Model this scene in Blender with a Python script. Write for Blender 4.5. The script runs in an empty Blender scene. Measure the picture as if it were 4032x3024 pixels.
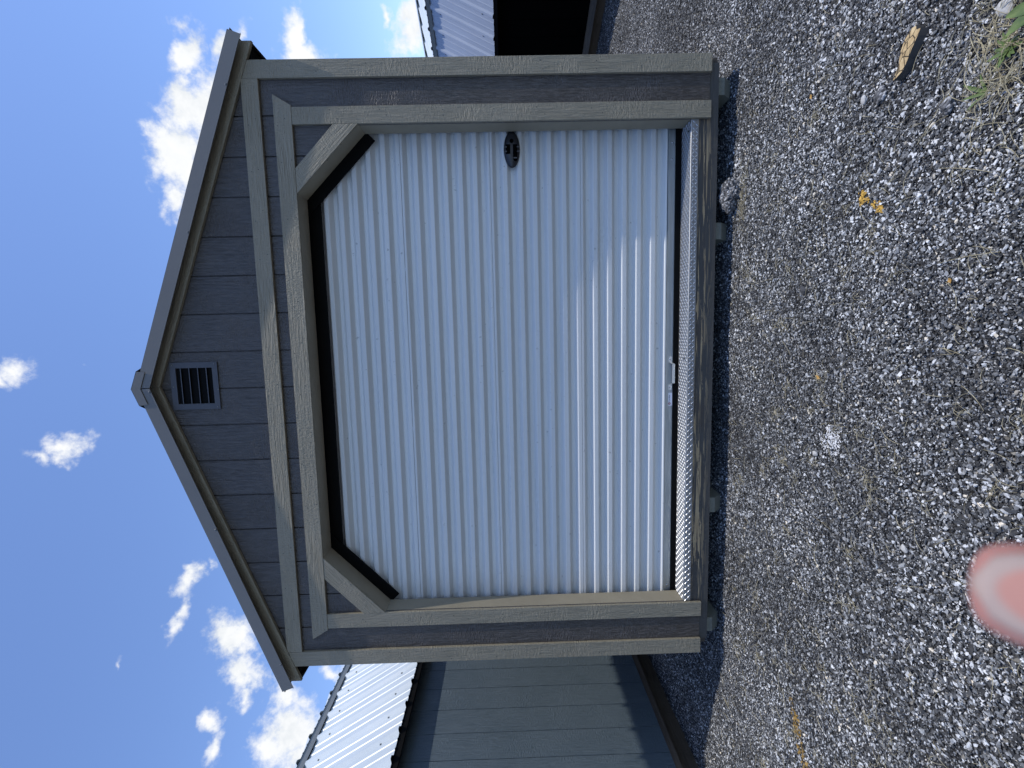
import bpy, bmesh, math, random
import numpy as np
from mathutils import Vector, Matrix
rnd = random.Random(7); rng = np.random.default_rng(11)
R = math.radians
scene = bpy.context.scene
col = scene.collection

# ------------------------------------------------------------------ camera
CAM = Vector((0.25756, -2.63485, 1.26338))
C_R = Vector((0.99364614, 0.10946808, -0.02615499))     # upright right (image up: the picture lies on its side)
C_D = Vector((-0.02426649, -0.01854862, -0.99953343))   # upright down (image right)
C_F = Vector((-0.10990215, 0.99381723, -0.01577436))    # forward
cam_d = bpy.data.cameras.new('camera'); cam = bpy.data.objects.new('camera', cam_d); col.objects.link(cam)
cam.matrix_world = Matrix(((C_D.x, C_R.x, -C_F.x, CAM.x), (C_D.y, C_R.y, -C_F.y, CAM.y), (C_D.z, C_R.z, -C_F.z, CAM.z), (0, 0, 0, 1)))
cam_d.sensor_width = 36; cam_d.sensor_fit = 'HORIZONTAL'; cam_d.lens = 36 * 1873.81 / 4032
cam_d.clip_start = 0.004; cam_d.clip_end = 3000
cam_d.dof.use_dof = True; cam_d.dof.focus_distance = 2.7; cam_d.dof.aperture_fstop = 11.5
scene.camera = cam

# ------------------------------------------------------------------ light
SUN_EL = R(67.2); SUN_H = Vector((0.963, -0.268)).normalized()
to_sun = Vector((SUN_H.x * math.cos(SUN_EL), SUN_H.y * math.cos(SUN_EL), math.sin(SUN_EL)))
sl = bpy.data.lights.new('sun', 'SUN'); sl.energy = 2.05; sl.angle = R(0.53); sl.color = (1.0, 0.955, 0.88)
so = bpy.data.objects.new('sun', sl); col.objects.link(so)
so.rotation_euler = (-to_sun).to_track_quat('-Z', 'Y').to_euler(); so.location = to_sun * 30
scene.view_settings.view_transform = 'Standard'; scene.view_settings.look = 'None'
scene.view_settings.gamma = 1.0; scene.view_settings.exposure = 0.74
scene.render.engine = 'CYCLES'
scene.cycles.max_bounces = 6; scene.cycles.diffuse_bounces = 3; scene.cycles.glossy_bounces = 3

world = bpy.data.worlds.new('World'); scene.world = world; world.use_nodes = True
wt = world.node_tree; wt.nodes.clear()
world.cycles.sampling_method = 'MANUAL'; world.cycles.sample_map_resolution = 512

class G:
    """tiny node builder"""
    def __init__(s, nt): s.nt = nt
    def n(s, t, **kw):
        nd = s.nt.nodes.new(t)
        for k, v in kw.items():
            if k.startswith('i_'):
                key = k[2:]; key = int(key) if key.isdigit() else key
                s.put(nd.inputs[key], v)
            else: setattr(nd, k, v)
        return nd
    def put(s, sock, v):
        if hasattr(v, 'is_output') or isinstance(v, bpy.types.NodeSocket): s.nt.links.new(v, sock)
        else: sock.default_value = v
    def math(s, op, a, b=None, c=None, clamp=False):
        nd = s.nt.nodes.new('ShaderNodeMath'); nd.operation = op; nd.use_clamp = clamp
        s.put(nd.inputs[0], a)
        if b is not None: s.put(nd.inputs[1], b)
        if c is not None: s.put(nd.inputs[2], c)
        return nd.outputs[0]
    def vmath(s, op, a, b=None, scale=None):
        nd = s.nt.nodes.new('ShaderNodeVectorMath'); nd.operation = op
        s.put(nd.inputs[0], a)
        if b is not None: s.put(nd.inputs[1], b)
        if scale is not None: s.put(nd.inputs[3], scale)
        return nd.outputs[1] if op in ('DOT_PRODUCT', 'LENGTH', 'DISTANCE') else nd.outputs[0]
    def noise(s, vec, scale, detail=4, rough=0.55, dist=0.0, out=0, dims='3D'):
        nd = s.n('ShaderNodeTexNoise', noise_dimensions=dims)
        s.put(nd.inputs['Vector'], vec); nd.inputs['Scale'].default_value = scale; nd.inputs['Detail'].default_value = detail
        nd.inputs['Roughness'].default_value = rough; nd.inputs['Distortion'].default_value = dist
        return nd.outputs[out]
    def ramp(s, fac, stops, interp='LINEAR'):
        nd = s.n('ShaderNodeValToRGB'); cr = nd.color_ramp; cr.interpolation = interp
        while len(cr.elements) < len(stops): cr.elements.new(0.5)
        for e, (p, c) in zip(cr.elements, stops):
            e.position = p; e.color = (c, c, c, 1) if isinstance(c, (int, float)) else (*c, 1)
        s.put(nd.inputs[0], fac); return nd.outputs[0]
    def rng(s, v, a, b, c=0.0, d=1.0, smooth=False):
        nd = s.n('ShaderNodeMapRange'); nd.clamp = True
        if smooth: nd.interpolation_type = 'SMOOTHSTEP'
        s.put(nd.inputs[0], v)
        for i, x in enumerate((a, b, c, d)): nd.inputs[i + 1].default_value = x
        return nd.outputs[0]
    def mix(s, f, a, b, blend='MIX'):
        nd = s.n('ShaderNodeMix', data_type='RGBA', blend_type=blend)
        s.put(nd.inputs[0], f)
        for i, v in ((6, a), (7, b)):
            s.put(nd.inputs[i], (*v, 1) if isinstance(v, tuple) and len(v) == 3 else v)
        return nd.outputs[2]
    def mapping(s, vec, loc=(0, 0, 0), rot=(0, 0, 0), scale=(1, 1, 1), kind='POINT'):
        nd = s.n('ShaderNodeMapping', vector_type=kind)
        s.put(nd.inputs[0], vec); nd.inputs[1].default_value = loc; nd.inputs[2].default_value = rot; nd.inputs[3].default_value = scale
        return nd.outputs[0]

# sky: Nishita air + fair-weather cumulus laid out by world direction
def build_sky():
    g = G(wt)
    d = g.n('ShaderNodeTexCoord').outputs['Generated']
    sky = g.n('ShaderNodeTexSky', sky_type='NISHITA', sun_disc=False, sun_elevation=SUN_EL,
              sun_rotation=math.atan2(SUN_H.x, SUN_H.y), altitude=100.0, air_density=1.0, dust_density=0.4, ozone_density=2.2)
    w = g.vmath('DOT_PRODUCT', d, tuple(C_F)); w = g.math('MAXIMUM', w, 0.02)
    a = g.math('DIVIDE', g.vmath('DOT_PRODUCT', d, tuple(C_R)), w)
    b = g.math('DIVIDE', g.vmath('DOT_PRODUCT', d, tuple(C_D)), w)
    cmb = g.n('ShaderNodeCombineXYZ'); g.put(cmb.inputs[0], a); g.put(cmb.inputs[1], b); t = cmb.outputs[0]
    # warp for ragged outlines
    wn = g.noise(d, 11.0, 4, 0.62, out=1); w1 = g.vmath('SUBTRACT', wn, (0.5, 0.5, 0.5))
    tw = g.vmath('ADD', t, g.vmath('SCALE', w1, scale=0.13))
    def turned(ang):
        c, s_ = math.cos(R(ang)), math.sin(R(ang)); q = g.n('ShaderNodeCombineXYZ')
        g.put(q.inputs[0], g.vmath('DOT_PRODUCT', tw, (c, s_, 0))); g.put(q.inputs[1], g.vmath('DOT_PRODUCT', tw, (-s_, c, 0))); return q.outputs[0], c, s_
    frames = {0: turned(0), 30: turned(30)}
    CL = [  # photo pixel of the centre, half size along x and y, turned by, peak
        (800, 430, 190, 140, 0, 1.0), (715, 610, 130, 190, 0, 1.0), (690, 800, 70, 90, 0, .8), (710, 110, 60, 60, 0, .8), (720, 220, 60, 110, 30, .9), (875, 190, 40, 110, 30, .8),
        (1150, 110, 60, 100, 30, 1.0), (1190, 200, 95, 70, 0, 1.0), (1515, 50, 25, 60, 0, .7), (1620, 90, 70, 150, 30, 1.1),
        (85, 1450, 80, 60, 0, .75), (25, 1490, 70, 36, 30, .65), (320, 1405, 36, 22, 0, .4),
        (240, 1740, 100, 66, 0, .9), (140, 1790, 60, 30, 30, .55),
        (755, 2290, 50, 100, 30, .75), (715, 2420, 32, 110, 30, .68), (830, 2215, 22, 45, 0, .5),
        (930, 2520, 115, 110, 0, 1.0), (985, 2640, 100, 90, 0, 1.0), (955, 2740, 50, 60, 30, .7),
        (835, 2830, 50, 62, 0, .85), (845, 2950, 40, 90, 30, .75), (480, 2590, 18, 70, 0, .4),
        (1130, 2900, 110, 160, 30, 1.05), (1210, 2980, 140, 110, 0, 1.0), (1105, 2740, 55, 100, 30, .75), (1330, 2645, 70, 50, 0, .9)]
    dens = None; F = 1873.81
    for (x, y, hx, hy, ang, pk) in CL:
        fr, c, s_ = frames[ang]; u = (1512 - y) / F; v = (x - 2016) / F
        uu, vv = u * c + v * s_, -u * s_ + v * c; sx, sy = F / (hy * 1.36), F / (hx * 1.36)
        ma = g.n('ShaderNodeVectorMath', operation='MULTIPLY_ADD'); g.put(ma.inputs[0], fr); ma.inputs[1].default_value = (sx, sy, 0); ma.inputs[2].default_value = (-uu * sx, -vv * sy, 0)
        k = g.math('MULTIPLY_ADD', g.vmath('LENGTH', ma.outputs[0]), -pk, pk)
        dens = k if dens is None else g.math('MAXIMUM', dens, k)
    front = g.rng(g.vmath('DOT_PRODUCT', d, tuple(C_F)), 0.45, 0.62)
    # the rest of the sky carries the same kind of clouds
    sp = g.n('ShaderNodeSeparateXYZ'); g.put(sp.inputs[0], d)
    zz = g.math('ADD', g.math('MAXIMUM', sp.outputs[2], 0.0), 0.12)
    q = g.n('ShaderNodeCombineXYZ'); g.put(q.inputs[0], g.math('DIVIDE', sp.outputs[0], zz)); g.put(q.inputs[1], g.math('DIVIDE', sp.outputs[1], zz))
    fine = g.noise(d, 30.0, 6, 0.66)
    gen = g.noise(q.outputs[0], 1.5, 3, 0.6); gen = g.rng(gen, 0.56, 0.80)
    dens = g.n('ShaderNodeMix', data_type='FLOAT', i_0=front, i_2=gen, i_3=dens).outputs[0]
    dd = g.math('ADD', dens, g.math('MULTIPLY', g.math('SUBTRACT', fine, 0.5), 1.5))
    gate = g.rng(dens, 0.0, 0.12)
    alpha = g.math('MULTIPLY', g.rng(dd, 0.12, 0.78, smooth=True), gate)
    bs = g.n('ShaderNodeSeparateColor'); g.put(bs.inputs[0], wn)
    cc = g.ramp(g.math('MULTIPLY_ADD', fine, 0.35, g.math('MULTIPLY', bs.outputs[0], 0.65)), [(0.36, (0.74, 0.785, 0.83)), (0.50, (0.93, 0.95, 0.97)), (0.66, (1.02, 1.02, 1.02))])
    skyc = g.vmath('SCALE', sky.outputs[0], scale=SKY_STR)
    skyc = g.mix(1.0, skyc, SKY_TINT, 'MULTIPLY')
    ccs = g.vmath('SCALE', cc, scale=CLOUD)
    fin = g.mix(alpha, skyc, ccs)
    bg = g.n('ShaderNodeBackground'); g.put(bg.inputs[0], fin); bg.inputs[1].default_value = 1.0
    o = g.n('ShaderNodeOutputWorld'); wt.links.new(bg.outputs[0], o.inputs[0])
SKY_STR = 0.125; CLOUD = 0.62; SKY_TINT = (0.86, 0.92, 1.10)
build_sky()

# ------------------------------------------------------------------ materials
def new_mat(name):
    m = bpy.data.materials.new(name); m.use_nodes = True
    b = m.node_tree.nodes['Principled BSDF']; return m, G(m.node_tree), b
def simple(name, colr, rough=0.6, metal=0.0, spec=0.5, var=0.0, vscale=8.0, bump=0.0, bscale=60.0):
    m, g, b = new_mat(name)
    oc = g.n('ShaderNodeTexCoord').outputs['Object']
    if var:
        f = g.noise(oc, vscale, 5, 0.6)
        c0 = tuple(x * (1 - var) for x in colr); c1 = tuple(x * (1 + var) for x in colr)
        g.put(b.inputs['Base Color'], g.ramp(f, [(0.3, c0), (0.7, c1)]))
    else: b.inputs['Base Color'].default_value = (*colr, 1)
    b.inputs['Roughness'].default_value = rough; b.inputs['Metallic'].default_value = metal; b.inputs['Specular IOR Level'].default_value = spec
    if bump:
        bp = g.n('ShaderNodeBump'); bp.inputs['Strength'].default_value = bump; bp.inputs['Distance'].default_value = 0.003
        g.put(bp.inputs['Height'], g.noise(oc, bscale, 5, 0.6)); g.put(b.inputs['Normal'], bp.outputs[0])
    return m
def rnd_off(g, vec):
    r = g.n('ShaderNodeObjectInfo').outputs['Random']
    v = g.n('ShaderNodeCombineXYZ'); 
    for i, k in enumerate((17.3, 41.7, 29.1)): g.put(v.inputs[i], g.math('MULTIPLY', r, k))
    return g.vmath('ADD', vec, v.outputs[0])
def painted_wood(name, c0, c1, axis, strength=0.6, rough=0.55, spec=0.4, grain=(8, 100), worn=None, dist=0.0035):
    """embossed, rough-sawn painted board; axis = grain direction in object space"""
    m, g, b = new_mat(name)
    oc = g.n('ShaderNodeTexCoord').outputs['Object']; v = rnd_off(g, oc)
    s1 = [grain[1]] * 3; s1[axis] = grain[0]
    n1 = g.noise(g.mapping(v, scale=tuple(s1)), 1.0, 3, 0.6, 0.9)                 # long grain
    s2 = [48.0] * 3; s2[axis] = 130.0
    n2 = g.noise(g.mapping(v, scale=tuple(s2)), 1.0, 3, 0.55, 0.3)                # saw marks across the board
    blot = g.rng(g.noise(v, 5.0, 3, 0.5), 0.38, 0.62)
    h = g.n('ShaderNodeMix', data_type='FLOAT', i_0=blot, i_2=n1, i_3=n2).outputs[0]
    h = g.math('ADD', h, g.math('MULTIPLY', n1, 0.5))
    bp = g.n('ShaderNodeBump'); bp.inputs['Strength'].default_value = strength; bp.inputs['Distance'].default_value = dist
    g.put(bp.inputs['Height'], h); g.put(b.inputs['Normal'], bp.outputs[0])
    f = g.math('ADD', g.math('MULTIPLY', h, 0.55), g.math('MULTIPLY', g.noise(v, 2.3, 4, 0.6), 0.5))
    cc = g.ramp(f, [(0.40, c0), (0.78, c1)])
    if worn: cc = worn(g, oc, v, cc, b)
    g.put(b.inputs['Base Color'], cc)
    g.put(b.inputs['Roughness'], g.rng(n2, 0.3, 0.7, rough - 0.08, rough + 0.12)); b.inputs['Specular IOR Level'].default_value = spec
    return m

M = {}
M['trim'] = painted_wood('trim_paint', (0.218, 0.189, 0.130), (0.292, 0.255, 0.182), 0, 1.0, dist=.006)
M['jamb'] = simple('jamb_paint', (0.278, 0.241, 0.170), 0.6, var=0.10, vscale=5, bump=0.15, bscale=90)
def dust_and_sheen(g, oc, v, cc, b):   # sun-bleached lower boards with dust; flecks also paint in grazing-sun sheen
    sp = g.n('ShaderNodeSeparateXYZ'); g.put(sp.inputs[0], oc)
    low = g.rng(sp.outputs[2], 0.1, 2.2, 1.0, 0.5)
    s = g.noise(g.mapping(v, scale=(90, 90, 25)), 1.0, 4, 0.65)
    f = g.math('MULTIPLY', g.rng(s, 0.46, 0.60), low)
    return g.mix(g.math('MULTIPLY', f, 0.6), cc, (0.125, 0.110, 0.098))
M['siding'] = painted_wood('siding_paint', (0.046, 0.039, 0.033), (0.076, 0.065, 0.056), 2, 1.0, 0.42, 0.5, worn=dust_and_sheen, dist=.007)
def peeling(g, oc, v, cc, b):
    a = g.noise(g.mapping(oc, scale=(3.0, 1, 55)), 1.0, 6, 0.64, 0.8)
    s = g.noise(g.mapping(oc, scale=(1.1, 1, 85)), 1.0, 4, 0.6, 0.4)
    sp = g.n('ShaderNodeSeparateXYZ'); g.put(sp.inputs[0], oc)
    zb = g.rng(sp.outputs[2], 0.105, 0.15)                     # the lower edge keeps its paint
    ends = g.rng(g.math('ABSOLUTE', sp.outputs[0]), 1.30, 1.42, 1.0, 0.0)
    pk = g.math('MULTIPLY', g.math('MULTIPLY', zb, ends), 1.0)
    wide = g.rng(g.noise(g.mapping(oc, scale=(1.6, 1, 9)), 1.0, 2), 0.38, 0.62, -0.05, 0.06)
    chip = g.math('MULTIPLY', g.rng(g.math('ADD', a, wide), 0.535, 0.546), pk)
    line = g.math('MULTIPLY', g.rng(s, 0.565, 0.59), g.math('MULTIPLY', pk, g.rng(g.noise(g.mapping(oc, scale=(3, 1, 6)), 1.0, 2), 0.45, 0.55)))
    f = g.math('MAXIMUM', chip, line)
    wood = g.ramp(g.noise(g.mapping(oc, scale=(6, 6, 140)), 1.0, 3), [(0.3, (0.30, 0.205, 0.11)), (0.7, (0.50, 0.37, 0.21))])
    brown = g.mix(g.math('MULTIPLY', g.rng(g.noise(g.mapping(oc, scale=(3, 3, 12)), 1.0, 4), 0.45, 0.6), pk), cc, (0.075, 0.062, 0.050))
    return g.mix(f, brown, wood)
M['rim'] = painted_wood('rim_paint', (0.052, 0.049, 0.044), (0.078, 0.074, 0.067), 0, 0.5, 0.6, worn=peeling)
M['rim_plain'] = painted_wood('rim_side_paint', (0.05, 0.042, 0.035), (0.085, 0.07, 0.055), 1, 0.4, 0.7)
M['skid'] = painted_wood('skid_timber', (0.13, 0.135, 0.115), (0.21, 0.21, 0.175), 1, 0.5, 0.8)
M['old_timber'] = painted_wood('old_timber', (0.060, 0.045, 0.032), (0.150, 0.115, 0.085), 1, 0.5, 0.85)
M['grey_timber'] = painted_wood('grey_timber', (0.085, 0.078, 0.07), (0.15, 0.135, 0.12), 1, 0.5, 0.85)
M['drip'] = simple('taupe_metal', (0.150, 0.143, 0.130), 0.38, 0.0, 0.5, var=0.05, vscale=3)
M['vent'] = simple('vent_metal', (0.070, 0.067, 0.068), 0.4, 0.0, 0.5, var=0.08, vscale=20)
M['black'] = simple('black_rubber_and_gap_shade', (0.003, 0.003, 0.003), 0.7, 0.0, 0.1)  # rubber seals; also the painted dark of head gap and vent inside
M['dark'] = simple('shaded_board', (0.010, 0.010, 0.010), 0.9, 0.0, 0.05)  # near-black boards; shade under the eaves is put into the colour
M['nail'] = simple('nail_head', (0.018, 0.017, 0.015), 0.6)
def door_mat():
    m, g, b = new_mat('door_white_paint')
    oc = g.n('ShaderNodeTexCoord').outputs['Object']
    n1 = g.noise(g.mapping(oc, scale=(0.8, 4, 9)), 1.0, 5, 0.6)
    streak = g.noise(g.mapping(oc, scale=(0.5, 60, 140)), 1.0, 4, 0.6)
    cc = g.ramp(g.math('ADD', g.math('MULTIPLY', n1, 0.5), g.math('MULTIPLY', streak, 0.5)), [(0.32, (0.60, 0.605, 0.58)), (0.65, (0.68, 0.68, 0.65))])
    dirt = g.rng(g.noise(oc, 38.0, 2, 0.5), 0.735, 0.76)
    g.put(b.inputs['Base Color'], g.mix(g.math('MULTIPLY', dirt, 0.5), cc, (0.2, 0.2, 0.18)))
    g.put(b.inputs['Roughness'], g.rng(n1, 0.3, 0.7, 0.26, 0.36)); b.inputs['Specular IOR Level'].default_value = 0.55
    bp = g.n('ShaderNodeBump'); bp.inputs['Strength'].default_value = 0.12; bp.inputs['Distance'].default_value = 0.004
    g.put(bp.inputs['Height'], g.noise(g.mapping(oc, scale=(2.5, 10, 14)), 1.0, 3)); g.put(b.inputs['Normal'], bp.outputs[0])
    return m
M['door'] = door_mat()
def galv(name, c0, c1, rough, metal):
    m, g, b = new_mat(name)
    oc = g.n('ShaderNodeTexCoord').outputs['Object']
    n1 = g.noise(g.mapping(oc, scale=(3, 40, 60)), 1.0, 5, 0.65)
    g.put(b.inputs['Base Color'], g.ramp(n1, [(0.3, c0), (0.7, c1)]))
    b.inputs['Metallic'].default_value = metal; g.put(b.inputs['Roughness'], g.rng(g.noise(oc, 25, 4), 0.3, 0.7, rough - .06, rough + .1))
    return m
M['galv'] = galv('galvanised_steel', (0.30, 0.33, 0.34), (0.46, 0.49, 0.50), 0.42, 0.75)
M['plate'] = galv('tread_plate_aluminium', (0.30, 0.305, 0.31), (0.42, 0.425, 0.43), 0.42, 0.85)
M['lug'] = simple('tread_lug_worn', (0.56, 0.57, 0.58), 0.36, 0.85)
M['bolt'] = simple('zinc_bolt', (0.62, 0.64, 0.65), 0.25, 1.0)
M['handle'] = simple('zinc_handle', (0.70, 0.71, 0.68), 0.35, 0.6)
M['latch'] = simple('latch_black_plastic', (0.016, 0.016, 0.019), 0.32, 0.0, 0.5, bump=0.05, bscale=200)
M['hole_shade'] = simple('latch_recess_shade', (0.003, 0.003, 0.003), 0.9, 0.0, 0.0)
M['sticker'] = simple('sticker_paper', (0.70, 0.71, 0.76), 0.4)
M['ink'] = simple('sticker_ink', (0.03, 0.03, 0.06), 0.5)
M['ink_red'] = simple('sticker_red_ink', (0.20, 0.02, 0.04), 0.5)
def roof_mat(name, c0, c1, rough):
    m, g, b = new_mat(name)
    oc = g.n('ShaderNodeTexCoord').outputs['Object']
    g.put(b.inputs['Base Color'], g.ramp(g.noise(g.mapping(oc, scale=(2, 6, 2)), 1.0, 6, 0.65), [(0.3, c0), (0.7, c1)]))
    b.inputs['Roughness'].default_value = rough; b.inputs['Specular IOR Level'].default_value = 0.5
    b.inputs['Metallic'].default_value = 0.0
    return m
M['roof_white'] = roof_mat('white_roof_steel', (0.48, 0.53, 0.55), (0.56, 0.61, 0.63), 0.35)
M['roof_sky_tint'] = roof_mat('sky_tinted_roof_steel', (0.36, 0.40, 0.47), (0.42, 0.46, 0.53), 0.35)  # white roof with the sky's blue reflection put into its colour
M['roof_taupe'] = roof_mat('taupe_roof_steel', (0.15, 0.148, 0.14), (0.18, 0.176, 0.165), 0.4)
M['roof_under'] = simple('roof_underside', (0.10, 0.10, 0.09), 0.7)
M['wall_blue'] = painted_wood('blue_grey_siding', (0.080, 0.112, 0.134), (0.126, 0.162, 0.186), 2, 1.0, 0.5, 0.4, dist=.006)
M['wall_dark'] = painted_wood('shaded_dark_siding', (0.002, 0.002, 0.002), (0.003, 0.003, 0.003), 2, 0.3, 0.9, 0.02)  # dark siding, blackened further by painting its shade into the colour
M['beige_cap'] = simple('beige_cap_steel', (0.52, 0.50, 0.47), 0.4)
M['flash'] = simple('grey_flashing', (0.20, 0.21, 0.205), 0.45)
M['screw'] = simple('roof_screw', (0.10, 0.11, 0.12), 0.5)

# ------------------------------------------------------------------ mesh helpers
def link(name, verts, faces, mat, parent=None, kind=None, smooth=False, fix=True, loc=None):
    me = bpy.data.meshes.new(name); me.from_pydata([tuple(v) for v in verts], [], faces)
    if fix:
        bm = bmesh.new(); bm.from_mesh(me); bmesh.ops.recalc_face_normals(bm, faces=bm.faces); bm.to_mesh(me); bm.free()
    if mat: me.materials.append(mat)
    if smooth: me.polygons.foreach_set('use_smooth', [True] * len(me.polygons))
    o = bpy.data.objects.new(name, me); col.objects.link(o)
    if loc is not None: o.location = loc
    if parent: o.parent = parent
    if kind: o['kind'] = kind
    return o
def empty(name, loc, label, cat, group=None, rz=0.0):
    o = bpy.data.objects.new(name, None); col.objects.link(o); o.location = loc; o.rotation_euler = (0, 0, rz)
    o.empty_display_size = 0.2; o['label'] = label; o['category'] = cat
    if group: o['group'] = group
    return o
def tag(o, label, cat, group=None):
    o['label'] = label; o['category'] = cat
    if group: o['group'] = group
    return o
BOXF = [(0, 1, 2, 3), (4, 7, 6, 5), (0, 4, 5, 1), (1, 5, 6, 2), (2, 6, 7, 3), (3, 7, 4, 0)]
def box_v(x0, x1, y0, y1, z0, z1):
    return [(x0, y0, z0), (x1, y0, z0), (x1, y1, z0), (x0, y1, z0), (x0, y0, z1), (x1, y0, z1), (x1, y1, z1), (x0, y1, z1)]
def box(name, b, mat, parent=None, **k): return link(name, box_v(*b), BOXF, mat, parent, **k)
class Acc:
    """collects several shapes of ONE part"""
    def __init__(s): s.v = []; s.f = []
    def add(s, v, f):
        n = len(s.v); s.v += [tuple(p) for p in v]; s.f += [tuple(i + n for i in q) for q in f]
    def box(s, *b): s.add(box_v(*b), BOXF)
    def build(s, name, mat, parent=None, **k): return link(name, s.v, s.f, mat, parent, **k)
def prism(poly, d0, d1, plane='xz'):
    """polygon (a,b) extruded between d0 and d1 along the third axis"""
    n = len(poly)
    def P(a, b, d): return {'xz': (a, d, b), 'yz': (d, a, b), 'xy': (a, b, d)}[plane]
    v = [P(a, b, d0) for a, b in poly] + [P(a, b, d1) for a, b in poly]
    f = [tuple(range(n)), tuple(range(2 * n - 1, n - 1, -1))] + [(i, (i + 1) % n, n + (i + 1) % n, n + i) for i in range(n)]
    return v, f
def board(name, poly, y0, y1, ang, mat, parent, bev=0.0012):
    """a board drawn as an xz polygon; its local X runs along the grain direction ang (deg)"""
    cx = sum(p[0] for p in poly) / len(poly); cz = sum(p[1] for p in poly) / len(poly)
    ca, sa = math.cos(R(ang)), math.sin(R(ang))
    lp = [((x - cx) * ca + (z - cz) * sa, -(x - cx) * sa + (z - cz) * ca) for x, z in poly]
    v, f = prism(lp, y0, y1)
    o = link(name, v, f, mat, parent); o.location = (cx, 0, cz); o.rotation_euler = (0, -R(ang), 0)
    if bev:
        mo = o.modifiers.new('bevel', 'BEVEL'); mo.width = bev; mo.segments = 1; mo.limit_method = 'ANGLE'
    return o
def disc_pts(cx, cz, r, n=8): return [(cx + r * math.cos(2 * math.pi * i / n), cz + r * math.sin(2 * math.pi * i / n)) for i in range(n)]
def dome(acc, c, r, h, axis, n=10):
    """bolt head: shallow dome, axis = outward direction"""
    ax = Vector(axis).normalized(); t = ax.orthogonal().normalized(); b = ax.cross(t); c = Vector(c)
    rings = [(1, 0), (0.93, .55), (0.6, .92)]
    v = []; f = []
    for k, (rr, hh) in enumerate(rings):
        for i in range(n):
            a = 2 * math.pi * i / n; v.append(c + (t * math.cos(a) + b * math.sin(a)) * r * rr + ax * h * hh)
    v.append(c + ax * h)
    for k in range(2):
        for i in range(n): f.append((k * n + i, k * n + (i + 1) % n, (k + 1) * n + (i + 1) % n, (k + 1) * n + i))
    for i in range(n): f.append((2 * n + i, 2 * n + (i + 1) % n, 3 * n))
    acc.add(v, f)

# ------------------------------------------------------------------ ground
def gh(x, y):
    """gentle unevenness of the gravel yard"""
    x = np.asarray(x, float); y = np.asarray(y, float)
    h = 0.006 * np.sin(x * 2.1 + 0.7 * y) * np.cos(1.7 * y - x * .6) + 0.005 * np.sin(5.3 * x + 1.1) * np.sin(4.1 * y + .4) + 0.003 * np.sin(11 * x - 7 * y) * np.cos(9 * y + 3 * x)
    fade = 1.0 / (1.0 + (np.maximum(np.hypot(x, y) - 6, 0) / 4) ** 2)
    return (h - 0.012) * fade * 0.9
def gz(x, y): return float(gh(x, y))

STONE = [(0.0, (0.012, 0.012, 0.013)), (0.25, (0.030, 0.030, 0.031)), (0.46, (0.072, 0.074, 0.078)), (0.68, (0.178, 0.183, 0.190)), (0.83, (0.34, 0.347, 0.355)), (0.94, (0.60, 0.61, 0.62)), (1.0, (0.78, 0.78, 0.78))]  # darkest stones are deepened to stand for shadow between the stones
def ground_mat():
    m, g, b = new_mat('gravel_yard')
    pos = g.n('ShaderNodeNewGeometry').outputs['Position']
    vo = g.n('ShaderNodeTexVoronoi', feature='F1'); g.put(vo.inputs['Vector'], pos); vo.inputs['Scale'].default_value = 110.0
    sc = g.n('ShaderNodeSeparateColor'); g.put(sc.inputs[0], vo.outputs['Color'])
    big = g.noise(pos, 1.3, 5, 0.6)
    tint = g.math('ADD', sc.outputs[0], g.math('MULTIPLY', g.math('SUBTRACT', big, 0.5), 0.35))
    cc = g.ramp(tint, STONE)
    cc = g.mix(g.rng(vo.outputs['Distance'], 0.35, 0.75), cc, (0.02, 0.02, 0.021))
    g.put(b.inputs['Base Color'], cc); b.inputs['Roughness'].default_value = 0.9; b.inputs['Specular IOR Level'].default_value = 0.3
    bp = g.n('ShaderNodeBump'); bp.inputs['Strength'].default_value = 0.9; bp.inputs['Distance'].default_value = 0.006; bp.invert = True
    g.put(bp.inputs['Height'], vo.outputs['Distance']); g.put(b.inputs['Normal'], bp.outputs[0])
    return m
def axis_coords(lo, hi, step, far):
    a = np.arange(lo, hi + step / 2, step); e = []; s = step; x = hi
    while x < far: s *= 1.6; x += s; e.append(x)
    e = np.array(e); return np.concatenate([lo - (e[::-1] - hi), a, e])
def build_ground():
    xs = axis_coords(-5, 6, 0.09, 900); ys = axis_coords(-4, 7, 0.09, 900)
    X, Y = np.meshgrid(xs, ys, indexing='ij'); Z = gh(X, Y) - 0.004
    v = np.stack([X, Y, Z], -1).reshape(-1, 3); nx, ny = len(xs), len(ys)
    i = np.arange(nx - 1)[:, None] * ny + np.arange(ny - 1)[None, :]
    f = np.stack([i, i + ny, i + ny + 1, i + 1], -1).reshape(-1, 4)
    o = link('ground', v.tolist(), f.tolist(), ground_mat(), kind='structure', smooth=True, fix=False)
build_ground()

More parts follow.
